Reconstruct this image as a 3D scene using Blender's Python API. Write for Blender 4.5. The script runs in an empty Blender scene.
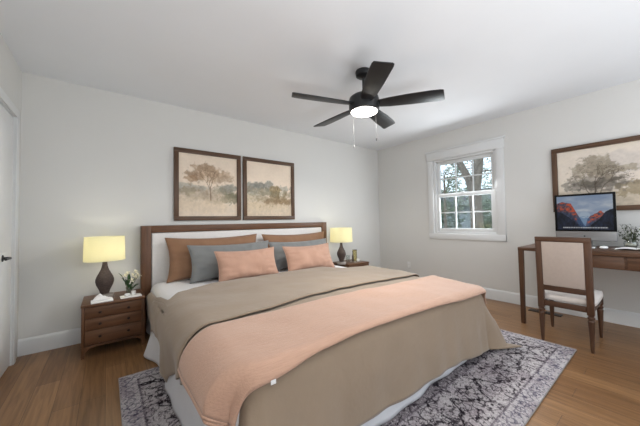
import bpy, bmesh, math, random
import numpy as np
from mathutils import Vector, Matrix, noise
random.seed(7)
PI = math.pi
scene = bpy.context.scene
COL = scene.collection

# ------------------------------------------------------------------ camera
yaw, pit, rol, foc = .66360, .0292, -.0169, 272.763
fw = Vector((math.sin(yaw)*math.cos(pit), math.cos(yaw)*math.cos(pit), math.sin(pit)))
r_ = Vector((math.cos(yaw), -math.sin(yaw), 0)); u_ = r_.cross(fw)
r2 = math.cos(rol)*r_ + math.sin(rol)*u_; u2 = -math.sin(rol)*r_ + math.cos(rol)*u_
cd = bpy.data.cameras.new('camera'); cam = bpy.data.objects.new('camera', cd); COL.objects.link(cam)
cd.sensor_fit = 'HORIZONTAL'; cd.sensor_width = 36; cd.lens = foc/640*36; cd.clip_start = .02
M4 = Matrix((r2, u2, -fw)).transposed().to_4x4(); M4.translation = Vector((-4.1227, -3.4266, 1.0996))
cam.matrix_world = M4
scene.camera = cam

# ------------------------------------------------------------------ light
w = bpy.data.worlds.new('sky'); scene.world = w; w.use_nodes = True
w.node_tree.nodes['Background'].inputs[0].default_value = (.80, .90, 1, 1)
w.node_tree.nodes['Background'].inputs[1].default_value = 2.0
def area(name, loc, target, sx, sy, power, col):
    l = bpy.data.lights.new(name, 'AREA'); l.shape = 'RECTANGLE'; l.size = sx; l.size_y = sy
    l.energy = power; l.color = col
    o = bpy.data.objects.new(name, l); COL.objects.link(o); o.location = loc
    o.rotation_euler = (Vector(target)-Vector(loc)).to_track_quat('-Z', 'Y').to_euler()
    return o
area('added_front_fill', (-2.0, -4.93, 1.45), (-2.0, 0, 1.2), 3.4, 1.7, 5, (.97, .985, 1))  # added fill lamp behind the camera, at the made-up front window
area('added_uplight_left', (-3.6, -4.5, .5), (-3.5, -4.5, 2.44), 1.8, .9, 78, (.96, .98, 1))  # added lamp facing up behind the camera to brighten the ceiling
area('added_uplight_right', (-1.3, -4.5, .5), (-1.4, -4.5, 2.44), 1.6, .9, 18, (.96, .98, 1))  # weaker added lamp facing up, lifts the right side of the ceiling
area('daylight_side_window', (.03, -1.63, 1.45), (-3, -1.63, .55), .8, 1.0, 32, (.93, .97, 1))
scene.view_settings.view_transform = 'Standard'
scene.view_settings.look = 'None'
scene.view_settings.gamma = 1
scene.view_settings.use_curve_mapping = False
scene.view_settings.exposure = 0.07

# ------------------------------------------------------------------ materials
def lin(c):
    return tuple((x/255/12.92 if x <= 10.3 else ((x/255+.055)/1.055)**2.4) for x in c)
def base_mat(name, rgb, rough=.5, metal=0, spec=.5):
    m = bpy.data.materials.new(name); m.use_nodes = True
    b = m.node_tree.nodes['Principled BSDF']
    b.inputs['Base Color'].default_value = (*lin(rgb), 1)
    b.inputs['Roughness'].default_value = rough; b.inputs['Metallic'].default_value = metal
    b.inputs['Specular IOR Level'].default_value = spec
    return m, m.node_tree.nodes, m.node_tree.links, b
def varied(name, rgb, rough=.6, amt=.08, scale=6, stretch=(1,1,1), bump=0, bscale=60, metal=0, spec=.4, sheen=0, detail=4):
    """colour that wanders between a darker and a lighter tone of itself, with fine bump"""
    m, N, L, b = base_mat(name, rgb, rough, metal, spec)
    tc = N.new('ShaderNodeTexCoord'); mp = N.new('ShaderNodeMapping'); mp.inputs['Scale'].default_value = stretch
    L.new(tc.outputs['Object'], mp.inputs[0])
    nz = N.new('ShaderNodeTexNoise'); nz.inputs['Scale'].default_value = scale; nz.inputs['Detail'].default_value = detail
    L.new(mp.outputs[0], nz.inputs['Vector'])
    cr = N.new('ShaderNodeValToRGB'); c = lin(rgb)
    cr.color_ramp.elements[0].position = .3; cr.color_ramp.elements[1].position = .7
    cr.color_ramp.elements[0].color = (*[x*(1-amt) for x in c], 1)
    cr.color_ramp.elements[1].color = (*[min(1, x*(1+amt)) for x in c], 1)
    L.new(nz.outputs[0], cr.inputs[0]); L.new(cr.outputs[0], b.inputs['Base Color'])
    if sheen: b.inputs['Sheen Weight'].default_value = sheen
    if bump:
        n2 = N.new('ShaderNodeTexNoise'); n2.inputs['Scale'].default_value = bscale; n2.inputs['Detail'].default_value = 3
        L.new(mp.outputs[0], n2.inputs['Vector'])
        bp = N.new('ShaderNodeBump'); bp.inputs['Strength'].default_value = bump; bp.inputs['Distance'].default_value = .01
        L.new(n2.outputs[0], bp.inputs['Height']); L.new(bp.outputs[0], b.inputs['Normal'])
    return m
def wood(name, rgb, axis, amt=.28, rough=.42):
    st = [14, 14, 14]; st['xyz'.index(axis)] = 1.0
    return varied(name, rgb, rough, amt, 3.2, tuple(st), .12, 12, spec=.35, detail=6)
def attr_mat(name, attr='paint', rough=.7, emit=0, speck=0):
    m, N, L, b = base_mat(name, (200,200,200), rough, 0, .1)
    a = N.new('ShaderNodeAttribute'); a.attribute_name = attr
    if emit:
        b.inputs['Base Color'].default_value = (.01,.01,.01,1)
        L.new(a.outputs['Color'], b.inputs['Emission Color']); b.inputs['Emission Strength'].default_value = emit
    else: L.new(a.outputs['Color'], b.inputs['Base Color'])
    return m
def glass_mat(name, tint=(1,1,1), gloss=.08):
    m = bpy.data.materials.new(name); m.use_nodes = True; N = m.node_tree.nodes; L = m.node_tree.links; N.clear()
    o = N.new('ShaderNodeOutputMaterial'); mx = N.new('ShaderNodeMixShader'); t = N.new('ShaderNodeBsdfTransparent'); g = N.new('ShaderNodeBsdfGlossy')
    t.inputs[0].default_value = (*tint, 1); g.inputs['Roughness'].default_value = .03
    f = N.new('ShaderNodeLayerWeight'); f.inputs[0].default_value = .25
    ma = N.new('ShaderNodeMath'); ma.operation = 'MULTIPLY_ADD'; ma.inputs[1].default_value = .5; ma.inputs[2].default_value = gloss
    L.new(f.outputs['Fresnel'], ma.inputs[0]); L.new(ma.outputs[0], mx.inputs[0])
    L.new(t.outputs[0], mx.inputs[1]); L.new(g.outputs[0], mx.inputs[2]); L.new(mx.outputs[0], o.inputs[0])
    return m
def emis(name, rgb, s, rough=.5):
    m, N, L, b = base_mat(name, rgb, rough)
    b.inputs['Emission Color'].default_value = (*lin(rgb), 1); b.inputs['Emission Strength'].default_value = s
    return m

WALL = varied('wall_paint', (212,211,208), .75, .012, 2, bump=.03, bscale=180)
CEIL = varied('ceiling_paint', (226,229,233), .85, .012, 2, bump=.05, bscale=120)
TRIM = varied('white_trim_paint', (217,218,218), .45, .01, 3)
DOORM = varied('white_door_paint', (232,232,232), .4, .01, 3)
WX = wood('walnut_along_x', (98,66,44), 'x'); WY = wood('walnut_along_y', (84,60,43), 'y'); WZ = wood('walnut_along_z', (98,66,44), 'z')
DX = wood('desk_wood_along_x', (84,58,41), 'x'); DY = wood('desk_wood_along_y', (84,58,41), 'y'); DZ = wood('desk_wood_along_z', (84,58,41), 'z')
FRM = wood('frame_wood', (84,61,44), 'x', .35); FRMZ = wood('frame_wood_upright', (84,61,44), 'z', .35)
FRMY = wood('frame_wood_side', (84,61,44), 'y', .35)
KNOB = varied('dark_bronze', (52,40,34), .4, .1, 30, metal=.6)
PANEL = varied('headboard_linen', (226,222,220), .9, .03, 30, bump=.15, bscale=400, sheen=.2)
SHEET = varied('white_cotton', (236,234,234), .85, .02, 4, bump=.08, bscale=60, sheen=.2)
SKIRT = varied('bed_skirt_cotton', (214,214,218), .9, .03, 5, bump=.1, bscale=60)
COMF = varied('taupe_cotton', (150,131,111), .9, .035, 5, bump=.22, bscale=26, sheen=.25)
THROW = varied('peach_blanket', (192,153,130), .9, .045, 14, (1,8,8), bump=.3, bscale=22, sheen=.3)
PBROWN = varied('brown_pillow_linen', (142,106,80), .9, .05, 9, bump=.2, bscale=120, sheen=.2)
PGREY = varied('grey_pillow_linen', (127,128,127), .9, .05, 9, bump=.2, bscale=120, sheen=.2)
PPEACH = varied('peach_pillow_linen', (190,150,129), .9, .04, 9, bump=.2, bscale=120, sheen=.2)
LAMPB = varied('brown_textured_ceramic', (74,60,54), .5, .35, 55, (1,1,1.6), bump=.8, bscale=120)
BLACK = varied('satin_black', (22,23,25), .38, .1, 12, spec=.5)
BLADE = varied('black_blade', (26,27,30), .42, .12, 20, (1,1,1), spec=.45)
CHROME = varied('clear_acrylic', (150,140,132), .15, .05, 8, spec=.6)
PAPER = varied('white_paper', (244,244,242), .6, .01, 10)
CERAM = varied('white_ceramic', (238,236,232), .3, .01, 10)
GREEN = varied('leaf_green', (58,88,52), .5, .25, 30)
OLIVE = varied('olive_leaf', (62,70,52), .6, .3, 40)
STEM = varied('plant_stem', (92,98,62), .6, .15, 30)
PETAL = varied('cream_petal', (236,230,206), .6, .05, 30)
GLASS = glass_mat('clear_glass', (.95,.97,.96), .08)
PANE = glass_mat('window_glass', (.93,.96,.97), .05)
SEATM = varied('chair_cream_fabric', (228,220,214), .9, .03, 20, bump=.15, bscale=300, sheen=.2)
BACKM = varied('chair_back_linen', (176,161,151), .9, .03, 40, bump=.15, bscale=300, sheen=.2)
CHW_X = wood('chair_wood_x', (82,57,42), 'x', .2); CHW_Y = wood('chair_wood_y', (82,57,42), 'y', .2); CHW_Z = wood('chair_wood_z', (82,57,42), 'z', .2)
ALU = varied('brushed_aluminium', (150,150,150), .35, .02, 10, metal=.55)
WIRE = varied('pull_chain_metal', (120,120,120), .5, .05, 50, metal=.8)

# ------------------------------------------------------------------ helpers
def wloc(o):
    v = Vector((0,0,0))
    while o is not None: v += o.location; o = o.parent
    return v
class MB:
    def __init__(s): s.bm = bmesh.new()
    def merge(s, b, mat=None):
        if mat is not None: bmesh.ops.transform(b, matrix=mat, verts=b.verts)
        me = bpy.data.meshes.new('t'); b.to_mesh(me); b.free(); s.bm.from_mesh(me); bpy.data.meshes.remove(me); return s
    def box(s, x0, y0, z0, x1, y1, z1, bev=0, mat=None, seg=2):
        b = bmesh.new(); bmesh.ops.create_cube(b, size=1)
        for v in b.verts: v.co = Vector(((x0+x1)/2+v.co.x*(x1-x0), (y0+y1)/2+v.co.y*(y1-y0), (z0+z1)/2+v.co.z*(z1-z0)))
        if bev: bmesh.ops.bevel(b, geom=b.edges[:], offset=bev, segments=seg, profile=.5, affect='EDGES')
        return s.merge(b, mat)
    def prism(s, pts, axis, a0, a1, bev=0, mat=None):
        """polygon (2-D points in the other two axes) pushed from a0 to a1 along axis"""
        b = bmesh.new()
        def P(p, a): return {'x': (a, p[0], p[1]), 'y': (p[0], a, p[1]), 'z': (p[0], p[1], a)}[axis]
        A = [b.verts.new(P(p, a0)) for p in pts]; B = [b.verts.new(P(p, a1)) for p in pts]
        b.faces.new(A); b.faces.new(B[::-1]); n = len(pts)
        for i in range(n): b.faces.new((A[i], B[i], B[(i+1)%n], A[(i+1)%n]))
        bmesh.ops.recalc_face_normals(b, faces=b.faces)
        if bev: bmesh.ops.bevel(b, geom=b.edges[:], offset=bev, segments=2, profile=.5, affect='EDGES')
        return s.merge(b, mat)
    def lathe(s, prof, cx=0, cy=0, seg=32, mat=None, wob=None):
        b = bmesh.new(); rings = []
        for r, z in prof:
            if r < 1e-5: rings.append([b.verts.new((cx, cy, z))])
            else:
                rings.append([b.verts.new((cx+r*math.cos(2*PI*i/seg), cy+r*math.sin(2*PI*i/seg), z)) for i in range(seg)])
        for A, B in zip(rings, rings[1:]):
            for i in range(seg):
                a, a2, c, c2 = A[i%len(A)], A[(i+1)%len(A)], B[i%len(B)], B[(i+1)%len(B)]
                f = []
                for q in (a, a2, c2, c):
                    if q not in f: f.append(q)
                if len(f) > 2: b.faces.new(f)
        bmesh.ops.recalc_face_normals(b, faces=b.faces)
        return s.merge(b, mat)
    def tube(s, pts, r, seg=8, mat=None):
        b = bmesh.new(); pts = [Vector(p) for p in pts]; n = len(pts); rs = r if isinstance(r, (list, tuple)) else [r]*n
        up = None; rings = []
        for i, p in enumerate(pts):
            t = (pts[min(i+1, n-1)]-pts[max(i-1, 0)]).normalized()
            if up is None: up = t.orthogonal().normalized()
            up = (up-t*up.dot(t)); up = up.normalized() if up.length > 1e-6 else t.orthogonal().normalized()
            sd = t.cross(up)
            rings.append([b.verts.new(p+(up*math.cos(2*PI*k/seg)+sd*math.sin(2*PI*k/seg))*rs[i]) for k in range(seg)])
        for A, B in zip(rings, rings[1:]):
            for k in range(seg): b.faces.new((A[k], A[(k+1)%seg], B[(k+1)%seg], B[k]))
        b.faces.new(rings[0][::-1]); b.faces.new(rings[-1])
        bmesh.ops.recalc_face_normals(b, faces=b.faces)
        return s.merge(b, mat)
    def sphere(s, c, rx, ry=None, rz=None, sub=3, mat=None):
        b = bmesh.new(); bmesh.ops.create_icosphere(b, subdivisions=sub, radius=1)
        for v in b.verts: v.co = Vector((c[0]+v.co.x*rx, c[1]+v.co.y*(ry or rx), c[2]+v.co.z*(rz or rx)))
        return s.merge(b, mat)
    def grid(s, P, nu, nv, th=0):
        """P[i][j] -> Vector; a sheet, or a closed shell of thickness th on its inner side"""
        b = bmesh.new(); V = [[b.verts.new(P[i][j]) for j in range(nv)] for i in range(nu)]
        for i in range(nu-1):
            for j in range(nv-1): b.faces.new((V[i][j], V[i+1][j], V[i+1][j+1], V[i][j+1]))
        if th:
            b.normal_update()
            W = [[b.verts.new(V[i][j].co - V[i][j].normal*th) for j in range(nv)] for i in range(nu)]
            for i in range(nu-1):
                for j in range(nv-1): b.faces.new((W[i][j], W[i][j+1], W[i+1][j+1], W[i+1][j]))
            for i in range(nu-1):
                b.faces.new((V[i+1][0], V[i][0], W[i][0], W[i+1][0])); b.faces.new((V[i][-1], V[i+1][-1], W[i+1][-1], W[i][-1]))
            for j in range(nv-1):
                b.faces.new((V[0][j], V[0][j+1], W[0][j+1], W[0][j])); b.faces.new((V[-1][j+1], V[-1][j], W[-1][j], W[-1][j+1]))
        return s.merge(b)
    def leaf(s, base, tip, wd, bend=0, thick=.0006):
        b = bmesh.new(); base = Vector(base); tip = Vector(tip); d = tip-base; n = 5
        sd = d.cross(Vector((0,0,1))); sd = sd.normalized() if sd.length > 1e-5 else Vector((1,0,0)); up = sd.cross(d).normalized()
        rows = []
        for i in range(n+1):
            t = i/n; c = base+d*t+up*bend*math.sin(PI*t); ww = wd*math.sin(PI*(t*.92+.05))**.8 if i < n else 0.0005
            rows.append([b.verts.new(c-sd*ww+up*ww*.3), b.verts.new(c), b.verts.new(c+sd*ww+up*ww*.3)])
        for A, B in zip(rows, rows[1:]):
            for k in (0,1): b.faces.new((A[k], A[k+1], B[k+1], B[k]))
        return s.merge(b)
    def build(s, name, mat, parent=None, smooth=35):
        me = bpy.data.meshes.new(name); off = wloc(parent) if parent else Vector((0,0,0))
        for v in s.bm.verts: v.co -= off
        s.bm.to_mesh(me); s.bm.free(); me.materials.append(mat)
        if smooth:
            me.shade_smooth()
            if smooth < 180: me.set_sharp_from_angle(angle=math.radians(smooth))
        o = bpy.data.objects.new(name, me); COL.objects.link(o)
        if parent: o.parent = parent
        return o
def tag(o, label, cat, group=None, kind=None):
    o['label'] = label; o['category'] = cat
    if group: o['group'] = group
    if kind: o['kind'] = kind
    return o
def rebase(o, loc):
    """put a one-mesh thing's origin at its base"""
    loc = Vector(loc)
    for v in o.data.vertices: v.co -= loc
    o.location = loc; return o
def thing(name, loc, label, cat, group=None):
    o = bpy.data.objects.new(name, None); o.empty_display_size = .1; COL.objects.link(o); o.location = loc
    return tag(o, label, cat, group)
def struct(o): o['kind'] = 'structure'; return o
def copy_tree(o, parent=None):
    c = o.copy(); COL.objects.link(c)
    if parent: c.parent = parent
    for ch in list(o.children): copy_tree(ch, c)
    return c

# ------------------------------------------------------------------ room shell
H = 2.44; XL = -4.71; YF = -5.05
# floor
def floor_mat():
    m, N, L, b = base_mat('oak_planks', (160,120,85), .36, 0, .4)
    tc = N.new('ShaderNodeTexCoord'); mp = N.new('ShaderNodeMapping'); mp.inputs['Rotation'].default_value = (0,0,PI/2)
    L.new(tc.outputs['Object'], mp.inputs[0])
    br = N.new('ShaderNodeTexBrick'); br.offset = .37; br.offset_frequency = 3
    for k, v in (('Scale',1),('Mortar Size',.0012),('Mortar Smooth',.3),('Bias',-.1),('Brick Width',1.15),('Row Height',.125)): br.inputs[k].default_value = v
    br.inputs['Color1'].default_value = (*lin((128,93,61)),1); br.inputs['Color2'].default_value = (*lin((154,116,79)),1); br.inputs['Mortar'].default_value = (*lin((84,60,42)),1)
    L.new(mp.outputs[0], br.inputs['Vector'])
    m2 = N.new('ShaderNodeMapping'); m2.inputs['Scale'].default_value = (22,1.3,1); L.new(tc.outputs['Object'], m2.inputs[0])
    nz = N.new('ShaderNodeTexNoise'); nz.inputs['Scale'].default_value = 2.2; nz.inputs['Detail'].default_value = 7; nz.inputs['Distortion'].default_value = .6
    L.new(m2.outputs[0], nz.inputs['Vector'])
    cr = N.new('ShaderNodeValToRGB'); cr.color_ramp.elements[0].position = .3; cr.color_ramp.elements[1].position = .68
    cr.color_ramp.elements[0].color = (.62,.60,.58,1); cr.color_ramp.elements[1].color = (1.1,1.1,1.1,1)
    L.new(nz.outputs[0], cr.inputs[0])
    mx = N.new('ShaderNodeMix'); mx.data_type = 'RGBA'; mx.blend_type = 'MULTIPLY'; mx.inputs['Factor'].default_value = .9
    L.new(br.outputs['Color'], mx.inputs[6]); L.new(cr.outputs[0], mx.inputs[7]); L.new(mx.outputs[2], b.inputs['Base Color'])
    bp = N.new('ShaderNodeBump'); bp.inputs['Strength'].default_value = .25; bp.inputs['Distance'].default_value = .002
    inv = N.new('ShaderNodeMath'); inv.operation = 'SUBTRACT'; inv.inputs[0].default_value = 1; L.new(br.outputs['Fac'], inv.inputs[1])
    L.new(inv.outputs[0], bp.inputs['Height']); L.new(bp.outputs[0], b.inputs['Normal'])
    return m
struct(MB().box(XL-.12, YF-.12, -.1, .12, .12, 0).build('floor', floor_mat(), smooth=0))
struct(MB().box(XL-.12, YF-.12, H, .12, .12, H+.1).build('ceiling', CEIL, smooth=0))
struct(MB().box(XL-.12, 0, 0, .12, .12, H).build('wall_back', WALL, smooth=0))
# right wall with window opening
WY0, WY1, WZ0, WZ1 = -2.02, -1.12, .875, 2.03
m = MB()
m.box(0, YF, 0, .12, WY0, H); m.box(0, WY1, 0, .12, 0, H); m.box(0, WY0, 0, .12, WY1, WZ0); m.box(0, WY0, WZ1, .12, WY1, H)
struct(m.build('wall_right', WALL, smooth=0))
# left wall with door opening
DY0, DY1, DZ = -1.05, -.19, 1.985
m = MB(); m.box(XL-.12, YF, 0, XL, DY0, H); m.box(XL-.12, DY1, 0, XL, 0, H); m.box(XL-.12, DY0, DZ, XL, DY1, H)
struct(m.build('wall_left', WALL, smooth=0))
# front wall behind the camera, with a wide window opening added for the fill light
m = MB(); fx0, fx1, fz0, fz1 = -3.8, -.2, .55, 2.3
m.box(XL-.12, YF-.12, 0, fx0, YF, H); m.box(fx1, YF-.12, 0, .12, YF, H); m.box(fx0, YF-.12, 0, fx1, YF, fz0); m.box(fx0, YF-.12, fz1, fx1, YF, H)
struct(m.build('wall_front', WALL, smooth=0))
m = MB()
for x in (fx0, (fx0+fx1)/2-.03, fx1-.06): m.box(x, YF-.1, fz0, x+.06, YF-.04, fz1, .004)
for z in (fz0, fz1-.06): m.box(fx0+.06, YF-.1, z, fx1-.06, YF-.04, z+.06, .004)
wf = struct(m.build('added_window_2', TRIM))  # frame of the added front opening, out of view
def baseb(name, P, Q, nrm):
    P = Vector(P); Q = Vector(Q); n = Vector(nrm); m = MB(); b = bmesh.new()
    prof = [(0,0),(.015,0),(.015,.118),(.012,.128),(.007,.135),(.004,.14),(0,.14)]
    A = [b.verts.new(P+n*a+Vector((0,0,z))) for a, z in prof]; B = [b.verts.new(Q+n*a+Vector((0,0,z))) for a, z in prof]
    b.faces.new(A); b.faces.new(B[::-1])
    for i in range(len(prof)): b.faces.new((A[i], B[i], B[(i+1)%len(prof)], A[(i+1)%len(prof)]))
    bmesh.ops.recalc_face_normals(b, faces=b.faces); m.merge(b)
    return struct(m.build(name, TRIM, smooth=30))
baseb('baseboard_back', (XL,0,0), (0,0,0), (0,-1,0)); baseb('baseboard_right', (0,-.016,0), (0,YF,0), (-1,0,0))
baseb('baseboard_left', (XL,DY0-.07,0), (XL,YF,0), (1,0,0))
# door with casing
d = MB().box(XL-.05, DY0+.006, .008, XL-.010, DY1-.006, DZ-.014, .003)
for (a0, a1, b0, b1) in ((.12,.36,.14,.9), (.48,.72,.14,.9), (.12,.36,1.04,1.86), (.48,.72,1.04,1.86)):
    for k, (e, h) in enumerate(((0,.006),(.018,.002))):
        d.box(XL-.015, DY0+a0+e, b0+e, XL-.010+h, DY0+a1-e, b1-e, .0015)
door = struct(d.build('door_1', DOORM))
hd = MB(); hy = -.46; hz = .868
hd.lathe([(0,0),(.026,0),(.026,.004),(.022,.009),(.009,.012),(.009,.042),(0,.042)], seg=24, mat=Matrix.Translation((XL-.009, hy, hz)) @ Matrix.Rotation(PI/2, 4, 'Y'))
hd.tube([(XL+.031,hy,hz),(XL+.037,hy-.02,hz),(XL+.039,hy-.07,hz+.001),(XL+.037,hy-.13,hz)], [.009,.009,.008,.007], 12)
h_ = hd.build('door_handle', BLACK, door); h_['label'] = 'black lever handle'
m = MB()
for y0, y1 in ((DY1, DY1+.07), (DY0-.07, DY0)): m.box(XL, y0, 0, XL+.012, y1, DZ+.0, .004)
m.box(XL, DY0-.07, DZ, XL+.012, DY1+.07, DZ+.07, .004)
for y in (DY1-.004, DY0): m.box(XL-.12, y, 0, XL, y+.004, DZ)
m.box(XL-.12, DY0, DZ-.004, XL, DY1, DZ)
struct(m.build('trim_1', TRIM))
# window in the right wall
m = MB()
m.box(-.02, WY0-.09, WZ0-.085, 0, WY0, WZ1, .004); m.box(-.02, WY1, WZ0-.085, 0, WY1+.085, WZ1, .004)       # side casings
m.box(-.022, WY0-.09, WZ0-.085, 0, WY1+.085, WZ0, .004)                                                     # apron casing
m.box(-.026, WY0-.10, WZ1, 0, WY1+.10, WZ1+.125, .003); m.box(-.036, WY0-.115, WZ1+.125, 0, WY1+.115, WZ1+.15, .003)
struct(m.build('trim_2', TRIM))
wn = MB()
for a in ((0, WY0, WZ0, .11, WY0+.032, WZ1), (0, WY1-.036, WZ0, .11, WY1, WZ1), (0, WY0+.032, WZ0, .11, WY1-.036, WZ0+.03), (0, WY0+.032, WZ1-.03, .11, WY1-.036, WZ1)): wn.box(*a, .002)
win = struct(wn.build('window_1', TRIM))
def sash(x, z0, z1, nm):
    y0, y1 = WY0+.032, WY1-.036; s = MB(); fr = .05
    s.box(x, y0, z0, x+.032, y0+fr, z1, .003); s.box(x, y1-fr, z0, x+.032, y1, z1, .003)
    s.box(x, y0+fr, z0, x+.032, y1-fr, z0+fr, .003); s.box(x, y0+fr, z1-fr, x+.032, y1-fr, z1, .003)
    gy0, gy1, gz0, gz1 = y0+fr, y1-fr, z0+fr, z1-fr
    for k in (1,2): yy = gy0+(gy1-gy0)*k/3; s.box(x+.006, yy-.008, gz0, x+.026, yy+.008, gz1, .002)
    zz = (gz0+gz1)/2
    s.box(x+.006, gy0, zz-.008, x+.026, gy1, zz+.008, .002)
    o = s.build('window_sash', TRIM, win)
    MB().box(x+.014, gy0-.004, gz0-.004, x+.018, gy1+.004, gz1+.004).build('window_pane', PANE, o, 0)
zm = 1.465
sash(.012, WZ0+.03, zm+.02, 0); sash(.048, zm-.02, WZ1-.03, 1)
m = MB().box(.004, -1.585, zm+.02, .034, -1.535, zm+.032, .003); m.build('sash_lock', TRIM, win)

# ------------------------------------------------------------------ outside the window
GRASS = varied('winter_grass', (96,104,70), .9, .3, 3, bump=.4, bscale=20)
BARK = varied('bark', (116,106,96), .9, .35, 14, (1,1,.25), bump=1, bscale=30)
LEAFD = varied('evergreen_needles', (98,112,92), .8, .35, 5)
LEAFL = varied('grey_green_twigs', (142,154,136), .8, .3, 5)
STONE = varied('stone_siding', (162,170,176), .85, .3, 9, (1,1,2.5), bump=.5, bscale=9)
ROOFM = varied('roof_shingle', (98,98,104), .9, .2, 20)
struct(MB().box(.5, -25, -.75, 45, 40, -.6).build('ground', GRASS, smooth=0))
def foliage(c, R, n, sz, seed, squash=1):
    rd = random.Random(seed); b = bmesh.new()
    for k in range(n):
        d = Vector((rd.gauss(0,1), rd.gauss(0,1), rd.gauss(0,1))).normalized()*R*(rd.random()**.45)
        d.z *= squash; p = Vector(c)+d
        if noise.noise(p*1.6) < -.12: continue
        a = Vector((rd.gauss(0,1), rd.gauss(0,1), rd.gauss(0,1))).normalized(); q = a.orthogonal().normalized(); s2 = sz*rd.uniform(.5,1.3)
        b.faces.new([b.verts.new(p+a*s2), b.verts.new(p+q*s2*.45), b.verts.new(p-a*s2), b.verts.new(p-q*s2*.45)])
    m = MB(); m.merge(b); return m
t = thing('oak_tree', (4,-.13,-.6), 'large forked tree trunk close outside the window', 'tree')
m = MB()
m.tube([(4,-.13,-.6),(4,-.14,.4),(4,-.12,1.3),(4.02,-.08,1.95),(4.02,-.05,2.15)], [.21,.165,.155,.165,.12], 14)
m.tube([(4,-.07,1.7),(4.02,-.14,2.1),(4.0,-.2,2.5),(4.0,-.27,3.1),(4.0,-.3,4.6)], [.12,.125,.12,.11,.08], 12)
m.tube([(4,-.05,1.75),(4.02,.06,2.2),(3.98,.25,2.65),(4.0,.55,3.3),(4.1,.9,4.6)], [.10,.10,.09,.08,.05], 12)
m.build('trunk', BARK, t)
rd = random.Random(3); m = MB()
for k in range(26):
    z = rd.uniform(1.9,3.6); y = -.1+rd.uniform(-.2,.4); a = rd.uniform(0, 2*PI); l = rd.uniform(.5,1.3); p = Vector((4,y,z)); pts = [p]
    for q in range(4): p = p+Vector((math.cos(a)*.4, math.sin(a), rd.uniform(-.1,.5)))*l/4+Vector((0,0,rd.uniform(-.05,.05))); a += rd.uniform(-.4,.4); pts.append(p)
    m.tube(pts, [.016,.012,.009,.006,.003], 5)
m.build('branches', BARK, t)
def tree(x, y, zc, R, n, sz, mat, seed, label, name='evergreen_tree', sq=1.2):
    t = thing(name, (x,y,-.6), label, 'tree')
    MB().tube([(x,y,-.6),(x,y,zc)], [R*.10,R*.05], 8).build('trunk', BARK, t)
    foliage((x,y,zc), R, n, sz, seed, sq).build('foliage', mat, t, 0)
tree(8.2, 3.2, 1.35, 1.05, 3000, .085, LEAFD, 1, 'dark evergreen seen low through the left lower panes of the window')
tree(5.9, 1.75, 2.75, .6, 520, .09, LEAFD, 2, 'thin evergreen boughs seen through the upper left panes', 'spruce_tree')
tree(13.0, 3.7, 3.0, 1.7, 2600, .10, LEAFL, 3, 'grey green leafy tree farther off behind the forked trunk', 'distant_tree')
tree(9.5, 1.35, .9, .95, 2600, .09, LEAFD, 4, 'dark bush-like evergreen beyond the trunk, right of the window view', 'evergreen_tree')
hs = thing('neighbour_house', (17,6,-.6), 'low grey stone house across the yard outside the window', 'house')
MB().box(15.5, -2, -.6, 20, 15, 2.0).build('wall', STONE, hs, 0)
MB().prism([(15.0,1.95),(20.5,1.95),(17.75,3.3)], 'y', -2.5, 15.5).build('roof', ROOFM, hs, 0)
for y in (3.4, 7.2): 
    o = MB().box(15.44, y, .4, 15.5, y+1.2, 1.5, .01).build('house_window', TRIM, hs)

# ------------------------------------------------------------------ pictures
def img_grid(name, mat, W, Hh, fn, place, parent, nu, nv):
    """flat picture: a fine grid whose vertices carry the colours of fn(u, v) (v up)"""
    u = np.linspace(0,1,nu); v = np.linspace(0,1,nv); U, V = np.meshgrid(u, v, indexing='ij')
    rgb = np.clip(fn(U, V), 0, 255)/255.0
    lin_ = np.where(rgb <= .04045, rgb/12.92, ((rgb+.055)/1.055)**2.4)
    me = bpy.data.meshes.new(name); off = wloc(parent) if parent else Vector((0,0,0))
    vs = [tuple(Vector(place(a, b))-off) for a in u for b in v]
    fs = [(i*nv+j, (i+1)*nv+j, (i+1)*nv+j+1, i*nv+j+1) for i in range(nu-1) for j in range(nv-1)]
    me.from_pydata(vs, [], fs); me.update()
    at = me.color_attributes.new('paint', 'FLOAT_COLOR', 'POINT')
    buf = np.ones((nu*nv, 4), dtype=np.float32); buf[:, :3] = lin_.reshape(-1, 3); at.data.foreach_set('color', buf.ravel())
    me.materials.append(mat); o = bpy.data.objects.new(name, me); COL.objects.link(o)
    if parent: o.parent = parent
    return o
def vnoise(U, V, sc, seed, octv=4):
    """value noise in numpy"""
    r = np.random.RandomState(seed); out = np.zeros_like(U); amp = 1; tot = 0
    for o in range(octv):
        g = r.rand(130, 130); x = (U*sc*2**o) % 128; y = (V*sc*2**o) % 128
        xi = x.astype(int); yi = y.astype(int); fx = x-xi; fy = y-yi; fx = fx*fx*(3-2*fx); fy = fy*fy*(3-2*fy)
        out += amp*((g[xi,yi]*(1-fx)+g[xi+1,yi]*fx)*(1-fy)+(g[xi,yi+1]*(1-fx)+g[xi+1,yi+1]*fx)*fy); tot += amp; amp *= .55
    return out/tot
def mix(c, col, a): return c*(1-a[..., None])+np.array(col, float)*a[..., None]
def blob(U, V, cx, cy, rx, ry, n, rag=.6, soft=.25):
    d = np.sqrt(((U-cx)/rx)**2+((V-cy)/ry)**2)+(n-.5)*rag*2
    return np.clip((1-d)/soft, 0, 1)
def watery(U, V, c, seed, amt=.10):
    f = vnoise(U,V,34,seed,4)-.5; g = vnoise(U,V,9,seed+1,4)-.5
    lum = c.mean(axis=-1); k = np.clip((225-lum)/60, .15, 1)
    return c*(1+(f*2.2*amt+g*1.4*amt)*k)[..., None]
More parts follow.
